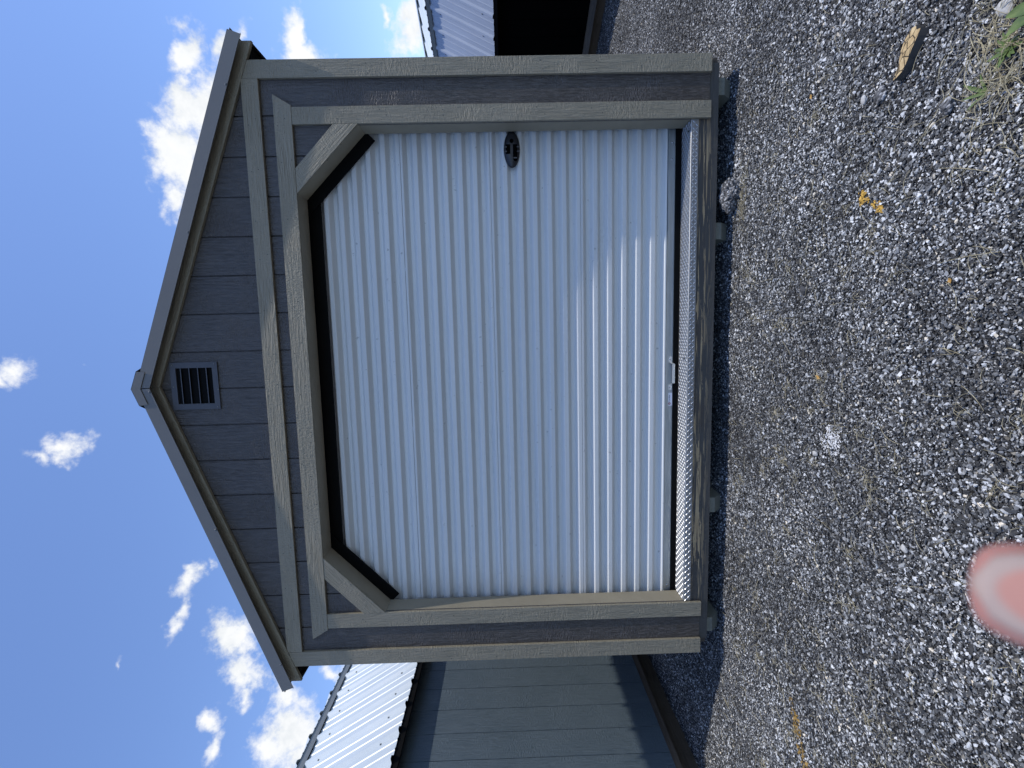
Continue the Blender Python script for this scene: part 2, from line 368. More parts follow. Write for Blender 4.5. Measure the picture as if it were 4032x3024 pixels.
def pebble_mat():
    m, g, b = new_mat('gravel_stone')
    at = g.n('ShaderNodeAttribute', attribute_type='INSTANCER', attribute_name='stone')
    geo = g.n('ShaderNodeNewGeometry').outputs['Position']
    g.put(b.inputs['Base Color'], g.mix(g.rng(g.noise(geo, 300.0, 1), 0.35, 0.65, 0.0, 0.35), at.outputs['Color'], (0.035, 0.035, 0.035)))
    b.inputs['Roughness'].default_value = 0.7; b.inputs['Specular IOR Level'].default_value = 0.45
    return m
def vnoise(x, y, seed, sc):
    """smooth value noise for patchiness of the yard"""
    r_ = np.random.default_rng(seed); T = r_.random((64, 64)); x = x * sc + 31.7; y = y * sc + 17.3
    i = np.floor(x).astype(int); j = np.floor(y).astype(int); fx = x - i; fy = y - j; fx = fx * fx * (3 - 2 * fx); fy = fy * fy * (3 - 2 * fy)
    a = T[i % 64, j % 64]; b = T[(i + 1) % 64, j % 64]; c = T[i % 64, (j + 1) % 64]; d = T[(i + 1) % 64, (j + 1) % 64]
    return (a * (1 - fx) + b * fx) * (1 - fy) + (c * (1 - fx) + d * fx) * fy
def build_gravel():
    N0 = 1900000
    px = rng.uniform(-3.6, 4.8, N0); py = rng.uniform(-2.1, 4.4, N0)
    keep = ~((np.abs(px) < 1.5) & (py > 0.65)) & ~(px < -3.0) & ~((px - 3.72) * math.cos(R(24)) + (py - 3.76) * math.sin(R(24)) > 0.4) & (np.abs(px - .25) < 1.15 * (py + 2.63) + 0.7)
    dist = np.hypot(px - CAM.x, py - CAM.y)
    dens = np.where(dist < 2.9, 1.0, np.clip((2.9 / dist) ** 1.3, .42, 1)); keep &= rng.random(N0) < dens
    px, py = px[keep], py[keep]; n = len(px)
    patch = .55 * vnoise(px, py, 1, 2.3) + .3 * vnoise(px, py, 2, 6.1) + .15 * vnoise(px, py, 3, 14.0)
    size = 0.0017 + 0.0042 * rng.random(n) ** 3.4 * (0.75 + .6 * vnoise(px, py, 4, 3.0))
    t = np.clip(rng.random(n) + (patch - .5) * .34, 0, 1)
    P = [p for p, _ in STONE]; col3 = np.stack([np.interp(t, P, [c[k] for _, c in STONE]) for k in range(3)], -1)
    col3 *= np.array([1.0, 1.0, .99]); warm = rng.random(n) < .07; col3[warm] *= np.array([1.15, 1.02, .82])
    soil = np.clip((.6 * vnoise(px, py, 5, 3.3) + .4 * vnoise(px, py, 8, 9.0) - .62) * 5, 0, 1) * .2; col3 = col3 * (1 - soil[:, None]) + np.array([.032, .029, .026]) * soil[:, None]
    wn = vnoise(px, py, 6, 40.0)
    def blob(c, rx, ry, rot, warp=.9):
        a = R(rot); dx, dy = px - c[0], py - c[1]; u = (dx * math.cos(a) + dy * math.sin(a)) / rx; v = (-dx * math.sin(a) + dy * math.cos(a)) / ry
        return np.clip((1.15 - (np.hypot(u, v) + (wn - .5) * warp)) / .4, 0, 1)
    def paint(m, p, c):                                      # paint or powder sitting on some of the stones
        hit = rng.random(n) < m * p; k = rng.uniform(.7, 1.1, n)
        col3[hit] = np.array(c)[None, :] * k[hit][:, None]
    pw = blob((-0.20, -0.835), .058, .062, 0, .7); paint(pw, .99, (.84, .84, .84)); size = np.where(pw > .5, size * .8, size)
    for c, rx, ry, ro in (((0.692, -0.922), .026, .018, 0), ((0.652, -0.990), .028, .018, 30), ((0.678, -0.952), .014, .014, 0)): paint(blob(c, rx, ry, ro), .97, (.62, .37, .06))
    for c, rx, ry, ro in (((-1.52, -0.70), .095, .026, 32), ((-1.64, -0.772), .085, .028, 32), ((-1.75, -0.835), .10, .028, 30)): paint(blob(c, rx, ry, ro, 1.2), .75, (.36, .22, .05))
    z = gh(px, py) + rng.uniform(-.0012, .004, n)
    me = bpy.data.meshes.new('gravel'); me.vertices.add(n); me.vertices.foreach_set('co', np.stack([px, py, z], -1).astype(np.float32).ravel())
    rot = np.stack([rng.uniform(-.55, .55, n), rng.uniform(-.55, .55, n), rng.uniform(0, 6.283, n)], -1)
    scl = rng.uniform((.8, .7, .38), (1.75, 1.15, .8), (n, 3)) * size[:, None]
    for nm, arr in (('stone', col3), ('prot', rot), ('pscl', scl)):
        at = me.attributes.new(nm, 'FLOAT_VECTOR', 'POINT'); at.data.foreach_set('vector', arr.astype(np.float32).ravel())
    o = bpy.data.objects.new('gravel', me); col.objects.link(o); o['kind'] = 'stuff'
    o['label'] = 'loose grey and white gravel covering the yard'; o['category'] = 'gravel'
    me.materials.append(pebble_mat())
    ng = bpy.data.node_groups.new('gravel_scatter', 'GeometryNodeTree')
    ng.interface.new_socket('Geometry', in_out='INPUT', socket_type='NodeSocketGeometry'); ng.interface.new_socket('Geometry', in_out='OUTPUT', socket_type='NodeSocketGeometry')
    N = ng.nodes.new; L = ng.links.new
    gi = N('NodeGroupInput'); go = N('NodeGroupOutput')
    g2i = N('GeometryNodeGeometryToInstance')
    for k in range(6):
        ic = N('GeometryNodeMeshIcoSphere'); ic.inputs['Radius'].default_value = 1.0; ic.inputs['Subdivisions'].default_value = 2 if k == 0 else 1
        sp = N('GeometryNodeSetPosition'); L(ic.outputs[0], sp.inputs['Geometry'])
        no = N('ShaderNodeTexNoise'); no.noise_dimensions = '4D'; no.inputs['W'].default_value = 3.7 * k + 1; no.inputs['Scale'].default_value = 1.3; no.inputs['Detail'].default_value = 1
        vm = N('ShaderNodeVectorMath'); vm.operation = 'SUBTRACT'; L(no.outputs['Color'], vm.inputs[0]); vm.inputs[1].default_value = (.5, .5, .5)
        vs = N('ShaderNodeVectorMath'); vs.operation = 'SCALE'; L(vm.outputs[0], vs.inputs[0]); vs.inputs[3].default_value = 2.1
        L(vs.outputs[0], sp.inputs['Offset']); L(sp.outputs[0], g2i.inputs[0])
    def named(nm):
        a = N('GeometryNodeInputNamedAttribute'); a.data_type = 'FLOAT_VECTOR'; a.inputs[0].default_value = nm; return a.outputs[0]
    m2p = N('GeometryNodeMeshToPoints'); L(gi.outputs[0], m2p.inputs[0])
    ip = N('GeometryNodeInstanceOnPoints'); L(m2p.outputs[0], ip.inputs['Points']); L(g2i.outputs[0], ip.inputs['Instance'])
    ip.inputs['Pick Instance'].default_value = True
    ri = N('FunctionNodeRandomValue'); ri.data_type = 'INT'; ri.inputs['Seed'].default_value = 9; ri.inputs[4].default_value = 0; ri.inputs[5].default_value = 5
    L(ri.outputs[2], ip.inputs['Instance Index']); L(named('prot'), ip.inputs['Rotation']); L(named('pscl'), ip.inputs['Scale'])
    sm = N('GeometryNodeSetMaterial'); sm.inputs['Material'].default_value = me.materials[0]; L(ip.outputs[0], sm.inputs[0]); L(sm.outputs[0], go.inputs[0])
    mo = o.modifiers.new('scatter', 'NODES'); mo.node_group = ng
build_gravel()

# ------------------------------------------------------------------ the garage shed
SH_L = 4.9                               # depth
shed = empty('garage_shed', (0, 0, 0), 'dark grey garage shed with taupe trim and a white roll-up door', 'shed')
HW = 1.6667; OX = 1.350; OZ0 = 0.2405; DZ = 1.991; DX = 1.006; OZ1 = 2.3286
def rake_low(x): return 3.148 - 0.3675 * abs(x)
def roof_top(x): return 3.243 - 0.3605 * abs(x)
def open_top(x):
    x = abs(x)
    if x >= OX: return None
    return OZ1 if x <= DX else OZ1 - (x - DX) * (OZ1 - DZ) / (OX - DX)
# grooved front siding, one board per groove
GP = 0.2025; gx = [-0.0165 + GP * k for k in range(-8, 9)]
edges = [-HW + 0.004] + [x for x in gx if abs(x) < HW - 0.02] + [HW - 0.004]
GAP = 0.004
for a, b in zip(edges[:-1], edges[1:]):
    x0 = a + GAP; x1 = b - GAP
    if x1 - x0 < 0.01: continue
    xs = sorted(set([x0, x1] + [x for x in (-OX, -DX, 0.0, DX, OX) if x0 < x < x1]))
    # split at the jambs: outside the opening the board runs down to the floor
    runs = []; cur = [xs[0]]
    for x in xs[1:]:
        cur.append(x)
        if abs(abs(x) - OX) < 1e-6: runs.append(cur); cur = [x]
    if len(cur) > 1: runs.append(cur)
    acc = Acc()
    for r_ in runs:
        mid = (r_[0] + r_[-1]) / 2
        top = [(x, min(rake_low(x) + 0.03, roof_top(x) - 0.02)) for x in reversed(r_)]
        if open_top(mid) is None: bot = [(x, 0.1445) for x in r_]
        else: bot = [(x, (open_top(x) if open_top(x) is not None else DZ) + 0.006) for x in r_]
        acc.add(*prism(bot + top, 0.0, 0.008))
    acc.build('siding_board', M['siding'], shed)
# backing sheet behind the grooves
acc = Acc()
acc.add(*prism([(-HW + .01, .145), (-OX - .02, .145), (-OX - .02, 2.30), (-OX - .02, 2.62), (-HW + .01, 2.56)], 0.0075, 0.016))
acc.add(*prism([(HW - .01, .145), (HW - .01, 2.56), (OX + .02, 2.62), (OX + .02, .145)], 0.0075, 0.016))
acc.add(*prism([(-OX - .02, 2.345), (OX + .02, 2.345), (OX + .02, rake_low(OX) + .02), (0, 3.165), (-OX - .02, rake_low(OX) + .02)], 0.0076, 0.0161))
for s in (-1, 1):
    acc.add(*prism([(s * (DX + .02), 2.344), (s * OX, 2.02), (s * (OX + .019), 2.02), (s * (OX + .019), 2.344)], 0.0076, 0.0161))
acc.build('wall_backing', M['siding'], shed)
# side and back walls, floor, ceiling keep the inside dark
for s in (-1, 1):
    acc = Acc(); ys = np.arange(0.02, SH_L, GP)
    for y in ys: acc.box(s * 1.640 - .006, s * 1.640 + .006, y + .004, min(y + GP, SH_L) - .004, 0.1445, 2.60)
    acc.box(s * 1.632 - .004, s * 1.632 + .004, .017, SH_L, .146, 2.60)
    acc.build('side_wall', M['siding'], shed)
v, f = prism([(-1.64, .1), (1.64, .1), (1.64, 2.6), (0, 3.18), (-1.64, 2.6)], SH_L - .01, SH_L + .01); link('back_wall', v, f, M['siding'], shed)
box('floor_deck', (-1.62, 1.62, 0.04, SH_L, 0.20, 0.235), M['dark'], shed)
# trims
CW = 0.0892; T0 = -0.018
for s in (-1, 1):
    board('corner_board', [(s * (HW - CW), .1415), (s * HW, .1415), (s * HW, rake_low(HW) - .001), (s * (HW - CW), rake_low(HW - CW) - .001)], T0, 0.0 - .0005, 90, M['trim'], shed)
    box('corner_return', (min(s * 1.6475, s * HW), max(s * 1.6475, s * HW), 0.0005, 0.085, .1415, 2.535), M['trim'], shed)
    board('door_casing', [(s * OX, .1415), (s * (OX + .0866), .1415), (s * (OX + .0866), OZ1 - .0008), (s * OX, OZ1 - .0008)], T0 + .001, -.0006, 90, M['trim'], shed)
    board('corner_brace', [(s * (OX - .0004), DZ), (s * (OX - .0004), 2.118), (s * 1.133, OZ1 - .001), (s * DX, OZ1 - .001)], T0 + .0005, -.0007, -45 * s, M['trim'], shed)
    # rake trim
    board('rake_trim', [(s * 0.0004, 3.148), (s * 1.757, 3.148 - .3675 * 1.757), (s * 1.757, 3.225 - .3675 * 1.757), (s * 0.0004, 3.225)], T0 - .0015, -.0004, -math.degrees(math.atan(.3675)) * s, M['trim'], shed)
board('door_header', [(-1.445, OZ1), (1.445, OZ1), (1.500, 2.4196), (-1.500, 2.4196)], T0 - .0005, -.0005, 0, M['trim'], shed)
board('band_board', [(-HW + CW + .0006, 2.4874), (HW - CW - .0006, 2.4874), (HW - CW - .0006, 2.5754 - .004), (1.545, 2.5754), (-1.545, 2.5754), (-HW + CW + .0006, 2.5754 - .004)], T0, -.0006, 0, M['trim'], shed)
# jambs (five faces of the opening)
JD = 0.122
for s in (-1, 1):
    board('door_jamb', [(s * (OX + .0015), OZ0 - .003), (s * (OX + .019), OZ0 - .003), (s * (OX + .019), DZ + .008), (s * (OX + .0015), DZ + .0005)], 0.0165, JD, 90, M['jamb'], shed, bev=0)
    board('jamb_edge', [(s * (OX + .0012), OZ0 - .003), (s * (OX + .019), OZ0 - .003), (s * (OX + .019), DZ + .008), (s * (OX + .0012), DZ + .0005)], 0.0, 0.016, 90, M['jamb'], shed, bev=0)
    board('brace_jamb', [(s * (OX + .0015), DZ + .0007), (s * (OX + .015), DZ + .014), (s * (DX + .014), OZ1 + .016), (s * (DX + .0005), OZ1 + .002)], 0.0002, JD - .001, -45 * s, M['jamb'], shed, bev=0)
board('head_jamb', [(-DX - .0005, OZ1 + .0015), (DX + .0005, OZ1 + .0015), (DX + .012, OZ1 + .019), (-DX - .012, OZ1 + .019)], 0.0002, JD, 0, M['jamb'], shed, bev=0)
# black weather strips behind the braces; black sheet for the shaded head gap
for s in (-1, 1):
    nx, nz = -s * .7071, -.7071
    P0 = (s * (OX + .03), DZ - .02); P1 = (s * (DX - .02), OZ1 + .03)
    w0 = .058
    q = [(s * (OX + .030), DZ - .030), (s * (OX + .05), DZ + .02), (s * (DX + .02), OZ1 + .05), (s * (DX - .06), OZ1 + .02)]
    d = Vector((P1[0] - P0[0], P1[1] - P0[1])).normalized()
    base = [Vector((s * (OX + .001), DZ - .001)), Vector((s * DX, OZ1))]
    nrm = Vector((-s * .703, -.711))
    poly = [base[0] - d * .012 + nrm * w0, base[0] - d * .012 - nrm * .02, base[1] + d * .04 - nrm * .02, base[1] + d * .075 + nrm * w0]
    v, f = prism([(p.x, p.y) for p in poly], JD + .002, JD + .012); link('weather_strip', v, f, M['black'], shed)
box('head_gap_shade', (-DX - .05, DX + .05, JD + .0135, JD + .019, OZ1 - .066, OZ1 + .06), M['black'], shed)  # added black sheet standing for the dark gap above the curtain
# floor rim: 2x6 with peeling paint
box('rim_joist', (-1.592, 1.632, 0.009, 0.047, 0.0931, 0.2315), M['rim'], shed)
for s, x0, x1 in ((-1, -1.631, -1.5935), (1, 1.6335, 1.666)):
    box('side_rim', (x0, x1, 0.030, SH_L, 0.0935, 0.143), M['rim_plain'], shed)
for cx in (1.536, 0.782, -0.788, -1.538):
    y0 = 0.055
    prof = [(y0, .0915), (y0, .042), (y0 + .055, -.018), (SH_L - .05, -.018), (SH_L - .05, .0915)]
    v, f = prism(prof, cx - .0445, cx + .0445, 'yz'); link('skid_runner', v, f, M['skid'], shed)
# tread-plate threshold
acc = Acc(); PX = OX - .0008
prof = [(JD + .02, OZ0)] + [(0.0035 - .0035 * math.sin(R(a)), OZ0 - .0035 + .0035 * math.cos(R(a))) for a in (0, 30, 60, 90)] + [(0.0, OZ0 - .041)]
inn = [(JD + .02, OZ0 - .003), (0.006, OZ0 - .003), (0.003, OZ0 - .006), (0.003, OZ0 - .041)]
n = len(prof); poly = prof + inn[::-1]
v, f = prism(poly, -PX, PX, 'yz'); plate = link('threshold_plate', v, f, M['plate'], shed)
acc = Acc(); P = 0.0175
def lug(acc, c, ang, frame, L=.0125, Wd=.0030, H=.0024):
    o, ex, ey, ez = frame; ca, sa = math.cos(ang), math.sin(ang)
    a = ex * ca + ey * sa; b = ex * -sa + ey * ca; c = o + ex * c[0] + ey * c[1]
    v = [c - a * L, c - b * Wd, c + a * L, c + b * Wd, c - a * L * .55 + ez * H, c + a * L * .55 + ez * H]
    acc.add(v, [(0, 1, 4), (1, 2, 5, 4), (2, 3, 5), (3, 0, 4, 5)])
nxl = int(2 * PX / P)
for i in range(nxl):
    x = -PX + (i + .5) * P
    for j in range(7):
        lug(acc, (x, .014 + j * P), R(45) if (i + j) % 2 else R(-45), (Vector((0, 0, OZ0)), Vector((1, 0, 0)), Vector((0, 1, 0)), Vector((0, 0, 1))))
    for j in range(2):
        lug(acc, (x, -.014 - j * .0165), R(45) if (i + j) % 2 else R(-45), (Vector((0, 0, OZ0)), Vector((1, 0, 0)), Vector((0, 0, 1)), Vector((0, -1, 0))))
acc.build('tread_lugs', M['lug'], plate, kind='stuff', fix=False)
def head(name, c, r, h, axis, mat, parent):
    a = Acc(); dome(a, c, r, h, axis); return a.build(name, mat, parent)
for x, y in ((1.30, .03), (0.08, .045), (-1.315, .025)): head('screw_head', (x, y, OZ0 + .0005), .0055, .004, (0, 0, 1), M['nail'], plate)

# roll-up door
DY = 0.145
door = bpy.data.objects.new('roll_up_door', None); col.objects.link(door); door.parent = shed; door['label'] = 'white corrugated steel roll-up door'
ZB = 0.312; SEC = 0.5045; seams = [0.3125, 0.8065, 1.313, 1.812, 2.32]
PIT = 0.0825; DEP = 0.030
def path(s):
    """curtain centre line: vertical, then rolling back onto the drum above"""
    zc = 2.225; rr = 0.17
    if s <= zc: return (DY, s, (-1.0, 0.0))
    a = (s - zc) / rr
    return (DY + rr - rr * math.cos(a), zc + rr * math.sin(a), (-math.cos(a), math.sin(a)))
def door_profile(z0, z1):
    pts = []; top = z1
    pts.append((top, 0.004))
    pts.append((top - .0015, 0.0)); pts.append((top - .010, 0.0))
    z = top - .012
    while z - PIT > z0 - 0.02:
        # going down: recede, inner flat, come forward, outer flat
        for dz, dp in ((.0, 0), (.003, .0016), (.021, DEP - .0016), (.024, DEP), (.040, DEP), (.043, DEP - .0016), (.058, .0016), (.062, 0), (.0795, 0)):
            pts.append((z - dz, dp))
        z -= PIT
    pts = [p for p in pts if p[0] > z0 + .004]
    pts.append((z0 + .002, 0.0)); pts.append((z0 + .0005, .003))
    return pts
for k in range(4):
    prof = door_profile(seams[k], seams[k + 1])
    v = []; f = []
    XS = np.linspace(-1.385, 1.385, 13)
    wav = [rnd.uniform(-1, 1) for _ in range(40)]
    for i, (s, dp) in enumerate(prof):
        y, z, nrm = path(s)
        for x in XS: v.append((x, y - nrm[0] * dp, z - nrm[1] * dp))
    nx = len(XS)
    for i in range(len(prof) - 1):
        for j in range(nx - 1): f.append((i * nx + j, i * nx + j + 1, (i + 1) * nx + j + 1, (i + 1) * nx + j))
    link('curtain_section', v, f, M['door'], door, fix=False)
# curtain keeps rolling onto its drum
v = []; f = []
prof = [(2.3195 + .004 * i, (0.0 if (i // 5) % 2 else .010)) for i in range(60)]
for s, dp in prof:
    y, z, nrm = path(s)
    for x in (-1.385, 1.385): v.append((x, y - nrm[0] * dp, z - nrm[1] * dp))
for i in range(len(prof) - 1): f.append((2 * i, 2 * i + 1, 2 * i + 3, 2 * i + 2))
link('curtain_roll', v, f, M['door'], door, fix=False)
acc = Acc(); acc.box(-1.38, 1.38, DY - .004, DY + .012, 0.272, 0.3115); acc.box(-1.38, 1.38, DY - .007, DY - .0045, 0.2975, 0.3108)
acc.build('bottom_bar', M['galv'], door)
box('bottom_seal', (-1.38, 1.38, DY - .012, DY + .014, 0.2385, 0.2715), M['black'], door)
for x in (1.285, 1.195, 0.071, -0.091, -1.325): head('bolt_head', (x, DY - .004, .2895), .0058, .0042, (0, -1, 0), M['bolt'], door)
# handle: two feet and a bent grip
acc = Acc()
for x0, x1 in ((.055, .088), (-.108, -.076)): acc.box(x0, x1, DY - .0062, DY - .0042, .277, .304)
gp = [(.055, DY - .0055, .286), (.046, DY - .030, .276), (-.066, DY - .030, .276), (-.076, DY - .0055, .286)]
for a, b in zip(gp[:-1], gp[1:]):
    a = Vector(a); b = Vector(b); hz = Vector((0, 0, .0075)); th = Vector((0, -.0022, 0))
    acc.add([a - hz, b - hz, b + hz, a + hz, a - hz + th, b - hz + th, b + hz + th, a + hz + th], BOXF)
acc.build('pull_handle', M['handle'], door)
# maker's sticker
stk = box('sticker', (-.203, -.126, DY - .0052, DY - .0044, .2735, .3005), M['sticker'], door)
def text_mesh(name, body, size, mat, parent, loc):
    cu = bpy.data.curves.new(name, 'FONT'); cu.body = body; cu.size = size; cu.extrude = 0.0002; cu.align_y = 'CENTER'
    o = bpy.data.objects.new(name, cu); col.objects.link(o)
    dg = bpy.context.evaluated_depsgraph_get(); me = bpy.data.meshes.new_from_object(o.evaluated_get(dg)); bpy.data.objects.remove(o); bpy.data.curves.remove(cu)
    me.materials.clear(); me.materials.append(mat)
    t = bpy.data.objects.new(name, me); col.objects.link(t); t.parent = parent; t.location = loc; t.rotation_euler = (R(90), 0, 0); return t
v, f = prism(disc_pts(-.1905, .2895, .0075, 20), DY - .0056, DY - .0053); link('sticker_emblem', v, f, M['ink_red'], door)
text_mesh('sticker_letter', 'R', .0135, M['sticker'], door, (-.1945, DY - .0060, .2890))
text_mesh('sticker_lettering', 'Trac-Rite', .0112, M['ink'], door, (-.1815, DY - .0056, .2890))
# slide latch
lat = bpy.data.objects.new('slide_latch', None); col.objects.link(lat); lat.parent = shed; lat['label'] = 'black oval slide latch on the door'
lc = (1.262, 1.1885); la, lb = .0965, .0455
def oval(k=1.0, n=28):
    pts = []
    for i in range(n):
        t = 2 * math.pi * i / n; c_, s_ = math.cos(t), math.sin(t)
        pts.append((lc[0] + la * k * math.copysign(abs(c_) ** 1.12, c_), lc[1] + lb * k * math.copysign(abs(s_) ** .92, s_)))
    return pts
v = []; f = []; n = 28; lays = [(1.0, DY - .001), (1.0, DY - .010), (.93, DY - .017), (.72, DY - .022), (.4, DY - .0235)]
for k, y in lays: v += [(x, y, z) for x, z in oval(k)]
for l in range(len(lays) - 1):
    for i in range(n): f.append((l * n + i, l * n + (i + 1) % n, (l + 1) * n + (i + 1) % n, (l + 1) * n + i))
f.append(tuple(range((len(lays) - 1) * n, len(lays) * n)))
link('latch_body', v, f, M['latch'], lat, smooth=True)
acc = Acc(); yy = DY - .0246
acc.add(*prism(disc_pts(lc[0] + .040, lc[1] + .001, .011, 16), yy, yy + .01))
acc.box(lc[0] - .028, lc[0] + .022, yy, yy + .012, lc[1] + .009, lc[1] + .034)
acc.box(lc[0] - .055, lc[0] + .022, yy, yy + .012, lc[1] - .030, lc[1] - .006)
acc.add(*prism(disc_pts(lc[0] - .055, lc[1] - .018, .012, 14), yy - .0001, yy + .012))
acc.build('latch_recess_shade', M['hole_shade'], lat)  # near-black shapes set on the face stand for shade in the recesses
for dx in (.008, -.016):
    box('latch_tab', (lc[0] + dx - .003, lc[0] + dx + .003, yy - .003, yy + .001, lc[1] - .042, lc[1] - .028), M['vent'], lat)
    box('latch_tab', (lc[0] + dx - .003, lc[0] + dx + .003, yy - .0025, yy + .001, lc[1] + .028, lc[1] + .041), M['vent'], lat)
box('latch_tab', (lc[0] - .053, lc[0] - .047, yy - .002, yy + .001, lc[1] - .027, lc[1] - .008), M['vent'], lat)
acc = Acc(); acc.box(lc[0] + .085, OX + .012, DY - .012, DY - .002, lc[1] - .011, lc[1] + .011); acc.build('slide_bolt', M['black'], lat)

# gable vent
vent = bpy.data.objects.new('gable_vent', None); col.objects.link(vent); vent.parent = shed; vent['label'] = 'square grey louvred gable vent'
V0, V1, VZ0, VZ1 = -.128, .132, 2.833, 3.090; o0, o1, oz0, oz1 = -.097, .101, 2.862, 3.060
acc = Acc()
for b_ in ((V0, V1, oz1, VZ1), (V0, V1, VZ0, oz0), (V0, o0, oz0 + .0002, oz1 - .0002), (o1, V1, oz0 + .0002, oz1 - .0002)):
    acc.box(b_[0], b_[1], -.008, -.0005, b_[2], b_[3])
acc.build('vent_flange', M['vent'], vent)
box('vent_inner_shade', (o0 + .001, o1 - .001, -.0007, -.0002, oz0 + .001, oz1 - .001), M['black'], vent)  # black sheet painting in the dark inside behind the louvres
for z in (3.031, 2.985, 2.938, 2.892):
    v = [(o0, -.0105, z - .0022), (o1, -.0105, z - .0022), (o1, -.0012, z + .006), (o0, -.0012, z + .006), (o0, -.0105, z + .0022), (o1, -.0105, z + .0022), (o1, -.0012, z + .009), (o0, -.0012, z + .009)]
    link('louvre', v, BOXF, M['vent'], vent)
for x, z in ((V0 + .012, VZ0 + .014), (V1 - .012, VZ0 + .014), (V1 - .012, VZ1 - .014), (0.0, VZ1 - .013), (-.02, VZ0 + .003)): head('vent_screw', (x, -.008, z), .0042, .003, (0, -1, 0), M['drip'], vent)

# roof: ribbed metal sheets, drip edge, ridge cap
def rib_profile(y0, y1, pitch, off, h=.018, w=.022, tw=.010, minor=True):
    """(y, height) profile of ribbed roofing"""
    pts = [(y0, 0)]; k0 = math.ceil((y0 - off) / pitch); y = off + k0 * pitch
    while y < y1 - .03:
        if y > y0 + .03:
            pts += [(y - w, 0), (y - tw, h), (y + tw, h), (y + w, 0)]
            if minor:
                for q in (1 / 3, 2 / 3):
                    ym = y + pitch * q
                    if ym < y1 - .03: pts += [(ym - .012, 0), (ym - .006, .004), (ym + .006, .004), (ym + .012, 0)]
        y += pitch
    pts.append((y1, 0)); return pts
def roof_sheet(name, a, b, y0, y1, pitch, off, mat, parent, th=.0025, h=.018, w=.022, tw=.010):
    """sheet from point a=(x,z) to b=(x,z) in section, ribs running from a to b"""
    A = Vector(a); B = Vector(b); d = (B - A).normalized(); nr = Vector((-d.y, d.x))
    if nr.y < 0: nr = -nr
    pr = rib_profile(y0, y1, pitch, off, h, w, tw); v = []; f = []
    for y, hh in pr:
        for Pt in (A, B):
            for t in (0, -th): q = Pt + nr * (hh + t); v.append((q.x, y, q.y))
    m = len(pr)
    for i in range(m - 1):
        p = 4 * i; q = 4 * (i + 1)
        f += [(p, p + 2, q + 2, q), (p + 1, q + 1, q + 3, p + 3), (p, q, q + 1, p + 1), (p + 2, p + 3, q + 3, q + 2)]
    f += [(0, 1, 3, 2), (4 * m - 4, 4 * m - 2, 4 * m - 1, 4 * m - 3)]
    return link(name, v, f, mat, parent, fix=False)
sl_ = 0.3605
for s in (-1, 1):
    roof_sheet('roof_sheet', (0.012 * s, roof_top(.012) - .004), (1.800 * s, roof_top(1.800) - .004), -.052, SH_L + .06, .229, .10, M['roof_taupe'], shed)
    # roof deck underside and eave fascia
    v, f = prism([(0.004 * s, roof_top(0) - .035), (1.752 * s, roof_top(1.752) - .035), (1.752 * s, roof_top(1.752) - .012), (0.004 * s, roof_top(0) - .012)], .0005, SH_L, 'xz'); link('roof_deck', v, f, M['roof_under'], shed)
    x0, x1 = sorted((1.737 * s, 1.7565 * s)); box('eave_fascia', (x0, x1, .0006, SH_L + .01, 2.508, 2.585), M['dark'], shed)
    x0, x1 = sorted((1.648 * s, 1.736 * s)); box('soffit', (x0, x1, .0007, SH_L, 2.516, 2.522), M['dark'], shed)
    # drip edge: face, bent lip, top flange
    e = 1.790; pk = 0.002
    def dl(x, dz): return (x * s, roof_top(x) + dz)
    acc = Acc()
    acc.add(*prism([dl(pk, -.073), dl(e - .024, -.073), dl(e, .001), dl(pk, .001)], -.0585 - (0.002 if s < 0 else 0), -.0570 - (0.002 if s < 0 else 0)))
    q = [dl(pk, -.073), dl(e - .024, -.073)]
    acc.add([(q[0][0], -.0586, q[0][1]), (q[1][0], -.0586, q[1][1]), (q[1][0], -.0675, q[1][1] - .0035), (q[0][0], -.0675, q[0][1] - .0035), (q[0][0], -.0586, q[0][1] + .0015), (q[1][0], -.0586, q[1][1] + .0015), (q[1][0], -.0675, q[1][1] - .002), (q[0][0], -.0675, q[0][1] - .002)], BOXF)
    acc.add([(x, y, z + t) for t in (0, .0012) for x, y, z in [(dl(pk, .0015)[0], -.0585, dl(pk, .0015)[1]), (dl(e, .0015)[0], -.0585, dl(e, .0015)[1]), (dl(e, .0015)[0], .03, dl(e, .0015)[1]), (dl(pk, .0015)[0], .03, dl(pk, .0015)[1])]], BOXF)
    acc.build('drip_edge', M['drip'], shed)
    # ridge cap leaf with a folded front
    acc = Acc(); hgt = .024
    a0 = (0.0, roof_top(0) + hgt); a1 = (.093 * s, roof_top(.093) + hgt - .002)
    yo = -.0635 if s > 0 else -.0655
    acc.add(*prism([a0, a1, (a1[0] - s * .006, a1[1] - .046), (0.0, a0[1] - .050)], yo, yo + .0015))
    acc.add([(a0[0], yo, a0[1]), (a1[0], yo, a1[1]), (a1[0], SH_L + .07, a1[1]), (a0[0], SH_L + .07, a0[1]), (a0[0], yo, a0[1] - .002), (a1[0], yo, a1[1] - .002), (a1[0], SH_L + .07, a1[1] - .002), (a0[0], SH_L + .07, a0[1] - .002)], BOXF)
    acc.add([(a1[0], yo, a1[1]), (a1[0] + s * .022, yo + .012, a1[1] - .030), (a1[0] + s * .022, SH_L + .05, a1[1] - .030), (a1[0], SH_L + .05, a1[1])], [(0, 1, 2, 3)])
    acc.build('ridge_cap', M['drip'], shed)
for x in (1.53, .81, -.02, -.80, -1.62): head('edge_screw', (x, -.0588 - (.002 if x < 0 else 0), roof_top(x) - .064), .0062, .005, (0, -1, 0), M['screw'], shed)
